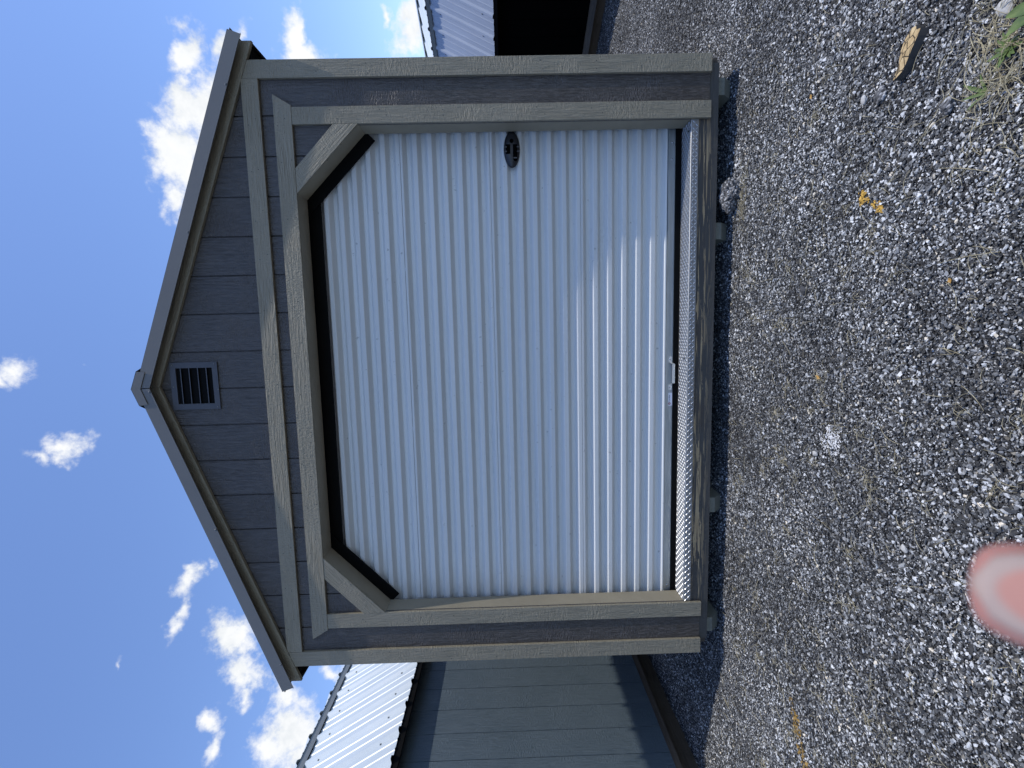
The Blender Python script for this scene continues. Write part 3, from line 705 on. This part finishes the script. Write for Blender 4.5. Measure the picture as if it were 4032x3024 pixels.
# nail heads on the trim
acc = Acc()
def nail(x, z, y): acc.add(*prism(disc_pts(x, z, .0024, 6), y - .0004, y + .001))
for s in (-1, 1):
    for z in np.arange(.19, 2.5, .29):
        nail(s * (HW - .025) + rnd.uniform(-.008, .008), z + rnd.uniform(-.05, .05), T0); nail(s * (HW - .065) + rnd.uniform(-.008, .008), z + rnd.uniform(-.05, .05), T0)
    for z in np.arange(.2, 2.3, .27):
        nail(s * (OX + .03) + rnd.uniform(-.01, .01), z + rnd.uniform(-.05, .05), T0 + .001); nail(s * (OX + .06) + rnd.uniform(-.01, .01), z + rnd.uniform(-.06, .06), T0 + .001)
    for t in (.2, .5, .8):
        nail(s * (1.30 - .26 * t), 2.04 + .26 * t + rnd.uniform(-.015, .03), T0 + .0005)
for x in np.arange(-1.4, 1.45, .23):
    nail(x + rnd.uniform(-.05, .05), 2.35 + rnd.uniform(-.01, .015), T0 - .0005); nail(x + rnd.uniform(-.05, .05), 2.395 + rnd.uniform(-.01, .012), T0 - .0005)
    nail(x + rnd.uniform(-.05, .05), 2.51 + rnd.uniform(-.01, .012), T0); nail(x + rnd.uniform(-.05, .05), 2.555 + rnd.uniform(-.01, .008), T0)
for x in np.arange(-1.45, 1.5, .33):
    for z in (.12, .155, .185): nail(x + rnd.uniform(-.02, .02), z + rnd.uniform(-.006, .006), .009)
acc.build('nail_heads', M['nail'], shed, kind='stuff')

# ------------------------------------------------------------------ neighbouring barns (gambrel roofs)
def barn(name, loc, rz, label, wall_m, roof_m, up_m, timber_m, y0, y1, wz0, eave, lip, ridge_x, ridge_z, pitch, roff, groove, goff, tim, cap_m=None, group=None, detail=True):
    """local frame: +x points out of the near side wall (wall plane x=0), y along it"""
    b = empty(name, loc, label, 'shed', group, rz)
    Wd = 2 * ridge_x                                        # wall to wall
    ys = np.arange(goff + math.ceil((y0 - goff) / groove) * groove, y1, groove); ed = [y0] + [y for y in ys if y - y0 > .02 and y1 - y > .02] + [y1]
    ztop = eave[1] + .03
    for a, c in zip(ed[:-1], ed[1:]): box('siding_board', (-.010, 0, a + .003, c - .003, wz0, ztop), wall_m, b)
    box('wall_backing', (-.016, -.0098, y0 + .01, y1 - .01, wz0 + .002, ztop), wall_m, b)
    box('far_wall', (-Wd, -Wd + .012, y0, y1, wz0, ztop), wall_m, b)
    sec = [(-.012, wz0), (-.012, eave[1] + .02), (lip[0] - .02, lip[1] - .04), (-ridge_x, ridge_z - .05), (-Wd - lip[0] + .02, lip[1] - .04), (-Wd + .012, eave[1] + .02), (-Wd + .012, wz0)]
    for yy in (y0 + .004, y1 - .016): v, f = prism(sec, yy, yy + .012); link('gable_wall', v, f, wall_m, b)
    for sgn in (0, 1):
        fx = (lambda x: x) if sgn == 0 else (lambda x: -Wd - x)
        roof_sheet('lower_roof', (fx(eave[0]), eave[1]), (fx(lip[0]), lip[1]), y0 - .08, y1 + .08, pitch, roff, roof_m, b, h=.019, w=.032, tw=.013)
        roof_sheet('upper_roof', (fx(lip[0] + .06), lip[1] + .022 - .06 * (ridge_z - lip[1]) / (ridge_x + lip[0])), (fx(-ridge_x + .01), ridge_z), y0 - .08, y1 + .08, pitch, roff, up_m, b, h=.019, w=.032, tw=.013)
        kx0, kx1 = sorted((fx(lip[0] + .050), fx(lip[0] + .053))); kz = lip[1] + .018 - .055 * (ridge_z - lip[1]) / (ridge_x + lip[0]); box('break_flashing', (kx0, kx1, y0 - .07, y1 + .07, kz - .05, kz), M['flash'], b)
        lx0, lx1 = sorted((fx(lip[0] + .004), fx(lip[0] - .035))); box('roof_break_board', (lx0, lx1, y0, y1, lip[1] - .05, lip[1] - .010), M['roof_under'], b)
        ex0, ex1 = sorted((fx(eave[0] - .022), fx(eave[0] - .006))); box('eave_fascia', (ex0, ex1, y0 - .02, y1 + .02, eave[1] - .045, eave[1] + .002), M['dark'], b)
        sx0, sx1 = sorted((fx(0.001), fx(eave[0] - .023))); box('soffit', (sx0, sx1, y0, y1, eave[1] - .008, eave[1] - .002), M['dark'], b)
        ca = Acc(); hx = -ridge_x
        sl = (ridge_z - lip[1]) / (ridge_x + lip[0])
        r0 = (hx, ridge_z + .045); r1 = (hx + .15 * (1 if sgn == 0 else -1), ridge_z + .045 - .15 * sl)
        ca.add([(r0[0], y0 - .09, r0[1]), (r1[0], y0 - .09, r1[1]), (r1[0], y1 + .09, r1[1]), (r0[0], y1 + .09, r0[1]), (r0[0], y0 - .09, r0[1] - .003), (r1[0], y0 - .09, r1[1] - .003), (r1[0], y1 + .09, r1[1] - .003), (r0[0], y1 + .09, r0[1] - .003)], BOXF)
        ca.build('ridge_cap', cap_m or up_m, b)
    box('base_timber', (-.052, -.004, y0 + .01, y1 - .01, tim[0], tim[1]), timber_m, b)
    box('base_timber', (-Wd + .02, -Wd + .07, y0 + .01, y1 - .01, tim[0], tim[1]), timber_m, b)
    box('floor_deck', (-Wd + .02, -.053, y0 + .012, y1 - .012, tim[1] - .02, tim[1] + .01), M['dark'], b)
    for k in range(3):
        x = -.13 - k * (Wd - .26) / 2; box('skid_runner', (x - .05, x + .05, y0 + .06, y1 - .06, -.03, tim[0] - .001), M['old_timber'], b)
    ac = Acc(); d = Vector((lip[0] - eave[0], lip[1] - eave[1])); L_ = d.length; d.normalize(); nr = Vector((-d.y, d.x)); nr = nr if nr.y > 0 else -nr
    y = roff + math.ceil((y0 - roff) / pitch) * pitch
    while y < y1:
        for t in (.16, L_ - .2):
            p = Vector(eave) + d * t; dome(ac, (p.x + nr.x * .001, y - .035, p.y + nr.y * .001), .0075, .006, (nr.x, 0, nr.y), 6)
        y += pitch
    ac.build('roof_screws', M['screw'], b, kind='stuff')
    return b
barn('lofted_barn', (-2.70, 0, 0), 0, 'blue-grey lofted barn shed with white metal roof, left of the garage shed', M['wall_blue'], M['roof_white'], M['roof_white'], M['old_timber'],
     -1.1, 4.0, .172, (.085, 2.092), (-.44, 2.965), 1.55, 3.38, .242, .319, .224, .377, (.126, .171))
A24 = R(24)
nrm = Vector((-math.cos(A24), -math.sin(A24)))
def rp(off): return (3.72 + nrm.x * off, 3.76 + nrm.y * off, 0)
barn('dark_barn', rp(.06), A24 + math.pi, 'dark-walled barn shed, white metal roof coloured with sky reflection, right of the garage shed', M['wall_dark'], M['roof_sky_tint'], M['roof_white'], M['grey_timber'],
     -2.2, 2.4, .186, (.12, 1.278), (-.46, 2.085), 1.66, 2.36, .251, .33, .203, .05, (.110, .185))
barn('far_barn', rp(-2.60), A24 + math.pi, 'beige-roofed barn shed mostly hidden behind the dark-walled barn', M['wall_dark'], M['beige_cap'], M['beige_cap'], M['grey_timber'],
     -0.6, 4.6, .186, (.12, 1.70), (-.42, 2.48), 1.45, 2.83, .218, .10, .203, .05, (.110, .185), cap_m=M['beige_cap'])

# ------------------------------------------------------------------ things lying on the gravel
def lump(name, c, dims, rz, mat, label, cat, seed, sub=3, rough=.28, flat=.5, parent=None, up=0.0):
    bm = bmesh.new(); bmesh.ops.create_icosphere(bm, subdivisions=sub, radius=1.0)
    r_ = np.random.default_rng(seed); K = r_.normal(size=(7, 3)); K /= np.linalg.norm(K, axis=1)[:, None]; off = r_.uniform(.62, .95, 7)
    ph = r_.uniform(0, 6, 6)
    for vv in bm.verts:
        p = np.array(vv.co)
        for k, o_ in zip(K, off):                       # facet cuts
            t = p @ k
            if t > o_: p = p - k * (t - o_) * .85
        p = p * (1 + rough * .25 * (math.sin(9 * p[0] + ph[0]) * math.sin(8 * p[1] + ph[1]) + .6 * math.sin(19 * p[2] + ph[2]) * math.sin(17 * p[0] + ph[3])) + rough * .12 * r_.normal())
        if p[2] < -flat: p[2] = -flat
        vv.co = (p[0] * dims[0], p[1] * dims[1], p[2] * dims[2])
    me = bpy.data.meshes.new(name); bm.to_mesh(me); bm.free(); me.materials.append(mat)
    o = bpy.data.objects.new(name, me); col.objects.link(o); o.location = (c[0], c[1], gz(c[0], c[1]) + dims[2] * flat * .7 + up); o.rotation_euler = (0, 0, R(rz))
    if parent: o.parent = parent
    elif label: tag(o, label, cat)
    return o
def asphalt_mat():
    m, g, b = new_mat('asphalt_chunk')
    oc = g.n('ShaderNodeTexCoord').outputs['Object']
    vo = g.n('ShaderNodeTexVoronoi'); g.put(vo.inputs['Vector'], oc); vo.inputs['Scale'].default_value = 120
    sc = g.n('ShaderNodeSeparateColor'); g.put(sc.inputs[0], vo.outputs['Color'])
    g.put(b.inputs['Base Color'], g.ramp(sc.outputs[0], [(0.0, (.03, .03, .032)), (.5, (.08, .08, .083)), (.8, (.20, .20, .205)), (1.0, (.5, .5, .5))]))
    b.inputs['Roughness'].default_value = .9
    bp = g.n('ShaderNodeBump'); bp.invert = True; bp.inputs['Strength'].default_value = 1; bp.inputs['Distance'].default_value = .005; g.put(bp.inputs['Height'], vo.outputs['Distance']); g.put(b.inputs['Normal'], bp.outputs[0])
    return m
AM = asphalt_mat()
lump('asphalt_chunk', (0.955, 0.005), (.095, .068, .058), 12, AM, 'rough grey asphalt chunk lying under the edge of the garage shed', 'rubble', 3, 4, .35, .45)
stone_l = simple('pale_stone', (0.42, 0.41, 0.39), .85, var=.35, vscale=60, bump=.5, bscale=150)
stone_d = simple('dark_stone', (0.045, 0.046, 0.05), .8, var=.3, vscale=60, bump=.5, bscale=150)
lump('stone', (1.030, -1.375), (.026, .018, .016), 30, stone_l, 'pale stone at the top right corner beside the weeds', 'stone', 5, 2)
lump('stone', (1.027, -.905), (.019, .012, .010), 20, stone_l, 'white pebble below the shed corner, largest near the bark strip', 'stone', 6, 2)
lump('stone', (-.273, -.742), (.015, .013, .009), 70, stone_l, 'cream stone lying at the edge of the white powder', 'stone', 7, 2)
lump('stone', (.86, -1.235), (.026, .022, .018), 10, AM, 'dark asphalt lump beside the green grass blades', 'stone', 8, 3)
lump('stone', (-.47, -1.19), (.017, .010, .008), 60, stone_l, 'long pale stone lying nearest the fingertip', 'stone', 12, 2)
lump('stone', (.40, -.62), (.022, .016, .012), 40, stone_d, 'dark flat stone on the gravel in front of the door', 'stone', 14, 2)
lump('stone', (1.01, -.98), (.030, .024, .014), 10, AM, 'dark crumbly lump beside the bark strip', 'stone', 15, 3)
# slab of weathered yellow bark
def bark_mat():
    m, g, b = new_mat('weathered_bark')
    oc = g.n('ShaderNodeTexCoord').outputs['Object']
    vo = g.n('ShaderNodeTexVoronoi', feature='DISTANCE_TO_EDGE'); g.put(vo.inputs['Vector'], g.mapping(oc, scale=(38, 60, 20))); vo.inputs['Scale'].default_value = 1
    crack = g.rng(vo.outputs['Distance'], .02, .07)
    cc = g.ramp(g.noise(oc, 60, 4), [(.3, (.36, .25, .12)), (.7, (.58, .44, .24))])
    g.put(b.inputs['Base Color'], g.mix(crack, (.05, .035, .02), cc)); b.inputs['Roughness'].default_value = .85
    bp = g.n('ShaderNodeBump'); bp.inputs['Strength'].default_value = .8; bp.inputs['Distance'].default_value = .004; g.put(bp.inputs['Height'], crack); g.put(b.inputs['Normal'], bp.outputs[0])
    return m
def bark():
    # outline in its own plane: long axis u, top face tilted; jagged ends
    out = [(-.062, -.012), (-.040, -.022), (-.012, -.021), (.016, -.024), (.048, -.022), (.066, -.016), (.060, -.004), (.068, .008), (.060, .020), (.030, .022), (.004, .021), (-.018, .016), (-.030, .008), (-.044, .004), (-.070, -.004)]
    n = len(out); v = [(x, y, .022 + .003 * math.sin(60 * x)) for x, y in out] + [(x * 1.03, y * 1.12, -.004) for x, y in out] + [(0.0, 0.0, .026)]
    f = [(i, (i + 1) % n, 2 * n) for i in range(n)] + [(i, n + i, n + (i + 1) % n, (i + 1) % n) for i in range(n)] + [tuple(range(2 * n - 1, n - 1, -1))]
    dark_s = simple('bark_edge', (.05, .045, .04), .9, var=.3, vscale=40)
    o = link('bark_strip', v, f, bark_mat()); o.data.materials.append(dark_s)
    for p in o.data.polygons:
        if abs(p.normal.z) < .6: p.material_index = 1
    c = (1.072, -1.102); o.location = (c[0], c[1], gz(*c) + .005); o.rotation_euler = (0, R(-2), math.atan2(-1.085 + 1.135, 1.030 - 1.105) + math.pi + R(-4))
    tag(o, 'cracked yellow-brown strip of bark lying on the gravel', 'bark')
bark()
# dry leaf scraps
leaf_m = simple('dry_leaf', (.42, .24, .06), .7, var=.2, vscale=90)
def scrap(c, L, W, rz, label):
    v = [(-L, 0, .002), (-L * .3, W, .006), (L * .5, W * .8, .004), (L, 0, .007), (L * .4, -W * .8, .003), (-L * .4, -W, .005), (0, 0, .001)]
    v2 = [(x, y, z - .0012) for x, y, z in v]
    f = [(i, (i + 1) % 6, 6) for i in range(6)] + [(7 + (i + 1) % 6, 7 + i, 13) for i in range(6)] + [(i, 7 + i, 7 + (i + 1) % 6, (i + 1) % 6) for i in range(6)]
    o = link('dry_leaf', v + v2, f, leaf_m, fix=False); o.location = (c[0], c[1], gz(*c) + .006); o.rotation_euler = (0, 0, R(rz)); tag(o, label, 'leaf', None)
scrap((.043, -.74), .014, .006, 60, 'small orange dry leaf on the gravel in front of the door')
scrap((1.17, -.62), .010, .006, 10, 'small tan leaf scrap on the gravel below the shed right corner')
scrap((.37, -1.29), .008, .005, 10, 'tiny brown leaf scrap on the near gravel, centre of the picture edge')
# straw scattered and matted dry grass
def straw_mat(name, a, b_):
    m, g, b = new_mat(name)
    pos = g.n('ShaderNodeNewGeometry').outputs['Position']
    g.put(b.inputs['Base Color'], g.ramp(g.noise(pos, 45, 3), [(.3, a), (.7, b_)])); b.inputs['Roughness'].default_value = .7
    return m
M['straw'] = straw_mat('dry_straw', (.20, .165, .09), (.52, .46, .30)); M['grass'] = straw_mat('green_blade', (.045, .085, .020), (.12, .17, .045))
def stalk(acc, c, L, ang, w, lift, curve, z0=.006):
    """a thin three-sided stem lying or standing on the ground"""
    n = 5; ring = []
    for i in range(n + 1):
        t = i / n; a = ang + curve * (t - .5)
        x = c[0] + math.cos(a) * L * (t - .5); y = c[1] + math.sin(a) * L * (t - .5)
        z = gz(x, y) + z0 + lift * math.sin(math.pi * t)
        ww = w * (1 - .7 * abs(t - .4)); px, py = -math.sin(a) * ww, math.cos(a) * ww
        ring.append([(x - px, y - py, z), (x + px, y + py, z), (x, y, z + ww * 1.2)])
    v = [p for r_ in ring for p in r_]; f = []
    for i in range(n):
        for j in range(3): f.append((3 * i + j, 3 * i + (j + 1) % 3, 3 * i + 3 + (j + 1) % 3, 3 * i + 3 + j))
    acc.add(v, f)
acc = Acc(); r2 = random.Random(21)
for _ in range(700):
    x = r2.uniform(-2.3, 1.9); y = -1.75 + 1.75 * r2.random() ** 1.2
    stalk(acc, (x, y), r2.uniform(.03, .10), r2.uniform(0, 6.3), r2.uniform(.0005, .001), r2.uniform(0, .010), r2.uniform(-.6, .6))
for _ in range(120):                                  # little tufts of matted dry grass
    x = r2.uniform(-2.0, 1.3); y = r2.uniform(-1.6, -.1)
    for k in range(r2.randint(5, 12)): stalk(acc, (x + r2.gauss(0, .018), y + r2.gauss(0, .018)), r2.uniform(.02, .06), r2.uniform(0, 6.3), .0006, r2.uniform(.0, .014), r2.uniform(-1, 1))
for _ in range(260):                                 # more around the weeds in the corner
    x = r2.gauss(.93, .10); y = r2.gauss(-1.40, .07)
    stalk(acc, (x, y), r2.uniform(.03, .12), r2.uniform(0, 6.3), r2.uniform(.0006, .0012), r2.uniform(.0, .02), r2.uniform(-.8, .8))
for _ in range(130):                                 # beside the asphalt chunk and along the shadow edge
    x = r2.gauss(.90, .09); y = r2.gauss(-.09, .022)
    stalk(acc, (x, y), r2.uniform(.02, .05), r2.uniform(0, 6.3), .0006, r2.uniform(.0, .012), r2.uniform(-1, 1))
stalk(acc, (.915, -1.255), .34, math.atan2(-.27, .05) + .65, .0013, .004, .05)
stalk(acc, (.67, -1.30), .17, 1.2, .0011, .003, .1); stalk(acc, (.43, -1.33), .18, 1.6, .0010, .004, .1); stalk(acc, (.98, -1.27), .16, 2.0, .0010, .004, -.1)
o = acc.build('straw', M['straw'], kind='stuff', fix=False); o['label'] = 'dry straw and grass stems strewn over the gravel'; o['category'] = 'straw'
# green weeds in the corner
def weed(name, c, blades, label):
    e = empty(name, (c[0], c[1], gz(*c)), label, 'plant')
    for (ang, L, W, lift, droop) in blades:
        n = 6; v = []; f = []
        for i in range(n + 1):
            t = i / n; x = math.cos(ang) * L * t; y = math.sin(ang) * L * t; z = .004 + lift * t - droop * t * t
            w = W * math.sin(math.pi * min(.97, .12 + .88 * t)) ** .8; px, py = -math.sin(ang) * w, math.cos(ang) * w
            v += [(x - px, y - py, z + .25 * w), (x, y, z - .15 * w), (x + px, y + py, z + .25 * w)]
        for i in range(n):
            for j in range(2): f.append((3 * i + j, 3 * i + j + 1, 3 * i + 4 + j, 3 * i + 3 + j))
        link('leaf', v, f, M['grass'], e, fix=False, smooth=True)
    return e
weed('grass_tuft', (.845, -1.345), [(.9, .07, .0050, .030, .015), (1.5, .05, .0040, .03, .01), (.3, .055, .0040, .02, .012), (2.3, .045, .0035, .03, .01)], 'green grass blades standing in the gravel near the weeds')
bl = [(r2.uniform(0, 6.3), r2.uniform(.02, .05), r2.uniform(.003, .006), r2.uniform(.012, .03), .01) for _ in range(26)]
weed('weed', (.925, -1.392), bl, 'low green weed at the top right corner of the gravel')
weed('broadleaf_weed', (.985, -1.475), [(2.2, .075, .016, .055, .02), (1.5, .07, .015, .06, .03), (3.0, .07, .016, .05, .02), (.6, .06, .014, .05, .02), (4.4, .06, .015, .05, .02)], 'broad green leaf reaching into the picture at the right corner')

# ------------------------------------------------------------------ photographer's hand, fingertip in front of the lens
def cw(u, v, dep):
    """metres right, down, ahead of the lens, as a fixed world point"""
    return CAM + C_R * u + C_D * v + C_F * dep
skin, g, b = new_mat('skin')
oc = g.n('ShaderNodeTexCoord').outputs['Object']
g.put(b.inputs['Base Color'], g.ramp(g.noise(oc, 130, 3), [(.35, (.36, .165, .138)), (.65, (.43, .215, .18))]))
b.inputs['Roughness'].default_value = .5; b.inputs['Specular IOR Level'].default_value = .2; b.inputs['Subsurface Weight'].default_value = .15; b.inputs['Subsurface Radius'].default_value = (.01, .004, .002); b.inputs['Subsurface Scale'].default_value = .3
nail_m, g, b = new_mat('finger_nail')
oc = g.n('ShaderNodeTexCoord').outputs['Object']; sp = g.n('ShaderNodeSeparateXYZ'); g.put(sp.inputs[0], oc)
lx = g.vmath('LENGTH', g.mapping(oc, scale=(1 / .0050, 0, 1 / .0092)))
g.put(b.inputs['Base Color'], g.mix(g.rng(lx, .74, .84), (.42, .215, .175), (.36, .275, .24))); b.inputs['Roughness'].default_value = .7; b.inputs['Specular IOR Level'].default_value = .15
DEP = .066
def build_hand():
    k = DEP / 1873.81
    def px(x, y, dd=0.0):      # photograph pixel -> point at the finger's distance
        kk = (DEP + dd) / 1873.81; return cw((1512 - y) * kk, (x - 2016) * kk, DEP + dd)
    tip = px(3752, 2272); mid = px(4100, 2356); up = (CAM - tip).normalized(); ax = (mid - tip); ax = (ax - up * ax.dot(up)).normalized(); sd = ax.cross(up).normalized()
    V = []; E_ = []; Rr = []
    def chain(pts, rad, root=None):
        p = root
        for q, r_ in zip(pts, rad):
            V.append(q); Rr.append(r_); i = len(V) - 1
            if p is not None: E_.append((p, i))
            p = i
        return p
    # wrist (root) - palm - knuckles
    knuck = tip + ax * .080 + up * .016
    palm = knuck + ax * .045 - sd * .022 + up * .012; wrist = palm + ax * .06 - sd * .01 + up * .015; elbow = wrist + ax * .16 + C_D * .10
    chain([wrist], [(.026, .018)]); chain([wrist + (elbow - wrist) * .5, elbow], [(.031, .027), (.038, .034)], 0)
    ip = chain([palm], [(.036, .014)], 0)
    base = [knuck, knuck - sd * .021 + ax * .006, knuck - sd * .042 + ax * .014, knuck - sd * .061 + ax * .026]
    # index: the finger in view
    chain([base[0], tip + ax * .052 + up * .003, tip + ax * .028, tip + ax * .012, tip + ax * .0058, tip + ax * .0012], [(.0095, .0095), (.0085, .0085), (.0080, .0074), (.0077, .0066), (.0070, .0057), (.0052, .0038)], ip)
    for kk, (bs, ln) in enumerate(zip(base[1:], (.085, .078, .062))):
        a = bs - ax * ln * .20 + up * ln * .40; c = a + ax * ln * .20 + up * ln * .24; e = c + ax * ln * .24 - up * ln * .02
        chain([bs, a, c, e], [(.0095, .0095), (.0085, .0085), (.0078, .0075), (.006, .006)], ip)
    tb = palm + sd * .036 + ax * .020; chain([tb, tb + sd * .024 - ax * .006 + up * .02, tb + sd * .020 - ax * .014 + up * .044, tb + sd * .012 - ax * .016 + up * .058], [(.014, .013), (.0105, .010), (.0092, .009), (.0065, .006)], ip)
    me = bpy.data.meshes.new('hand'); me.from_pydata([tuple(p - tip) for p in V], E_, [])
    o = bpy.data.objects.new('hand', me); col.objects.link(o); o.location = tip
    mo = o.modifiers.new('skin', 'SKIN'); mo.use_smooth_shade = True
    for i, r_ in enumerate(Rr): me.skin_vertices[0].data[i].radius = r_
    for d_ in me.skin_vertices[0].data: d_.use_root = False
    me.skin_vertices[0].data[0].use_root = True
    ss = o.modifiers.new('sub', 'SUBSURF'); ss.levels = 3; ss.render_levels = 3
    me.materials.append(skin)
    dg = bpy.context.evaluated_depsgraph_get(); m2 = bpy.data.meshes.new_from_object(o.evaluated_get(dg)); o.modifiers.clear(); o.data = m2
    m2.polygons.foreach_set('use_smooth', [True] * len(m2.polygons))
    tag(o, 'blurred pink fingertip held close to the lens at the picture edge', 'hand')
    # fingernail: a curved plate on the side that faces the lens; local x across, z along, y outward
    v = []; f = []; nu, nv = 13, 11
    for i in range(nv):
        t = -1 + 2 * i / (nv - 1)                      # along
        for j in range(nu):
            a = -1 + 2 * j / (nu - 1)
            w = .0050 * (math.sqrt(max(0, 1 - max(0, t) ** 3.2)) if t > 0 else 1 - .05 * t * t)
            v.append((a * w, .00075 * (1 - 1.6 * a * a) , t * .0092))
    for i in range(nv - 1):
        for j in range(nu - 1): f.append((i * nu + j, i * nu + j + 1, (i + 1) * nu + j + 1, (i + 1) * nu + j))
    nl = link('fingernail', v, f, nail_m, o, fix=False, smooth=True)
    print('NAIL', hs, [round(max(Vector(q.co).dot(a_) for q in m2.vertices if -.02 < Vector(q.co).dot(ax) < .02), 4) for a_ in (up, sd)]) if 0 else None
    so_ = nl.modifiers.new('thick', 'SOLIDIFY'); so_.thickness = .0005
    hs = max((Vector(q.co).dot(up) for q in m2.vertices if abs(Vector(q.co).dot(ax) - .0100) < .003 and abs(Vector(q.co).dot(sd)) < .004), default=.007)
    c = ax * .0112 + up * (hs - .0005)
    zz = -ax; yy = (up + ax * -.12).normalized(); xx = yy.cross(zz).normalized(); yy = zz.cross(xx)
    nl.matrix_local = Matrix(((xx.x, yy.x, zz.x, c.x), (xx.y, yy.y, zz.y, c.y), (xx.z, yy.z, zz.z, c.z), (0, 0, 0, 1)))
build_hand()
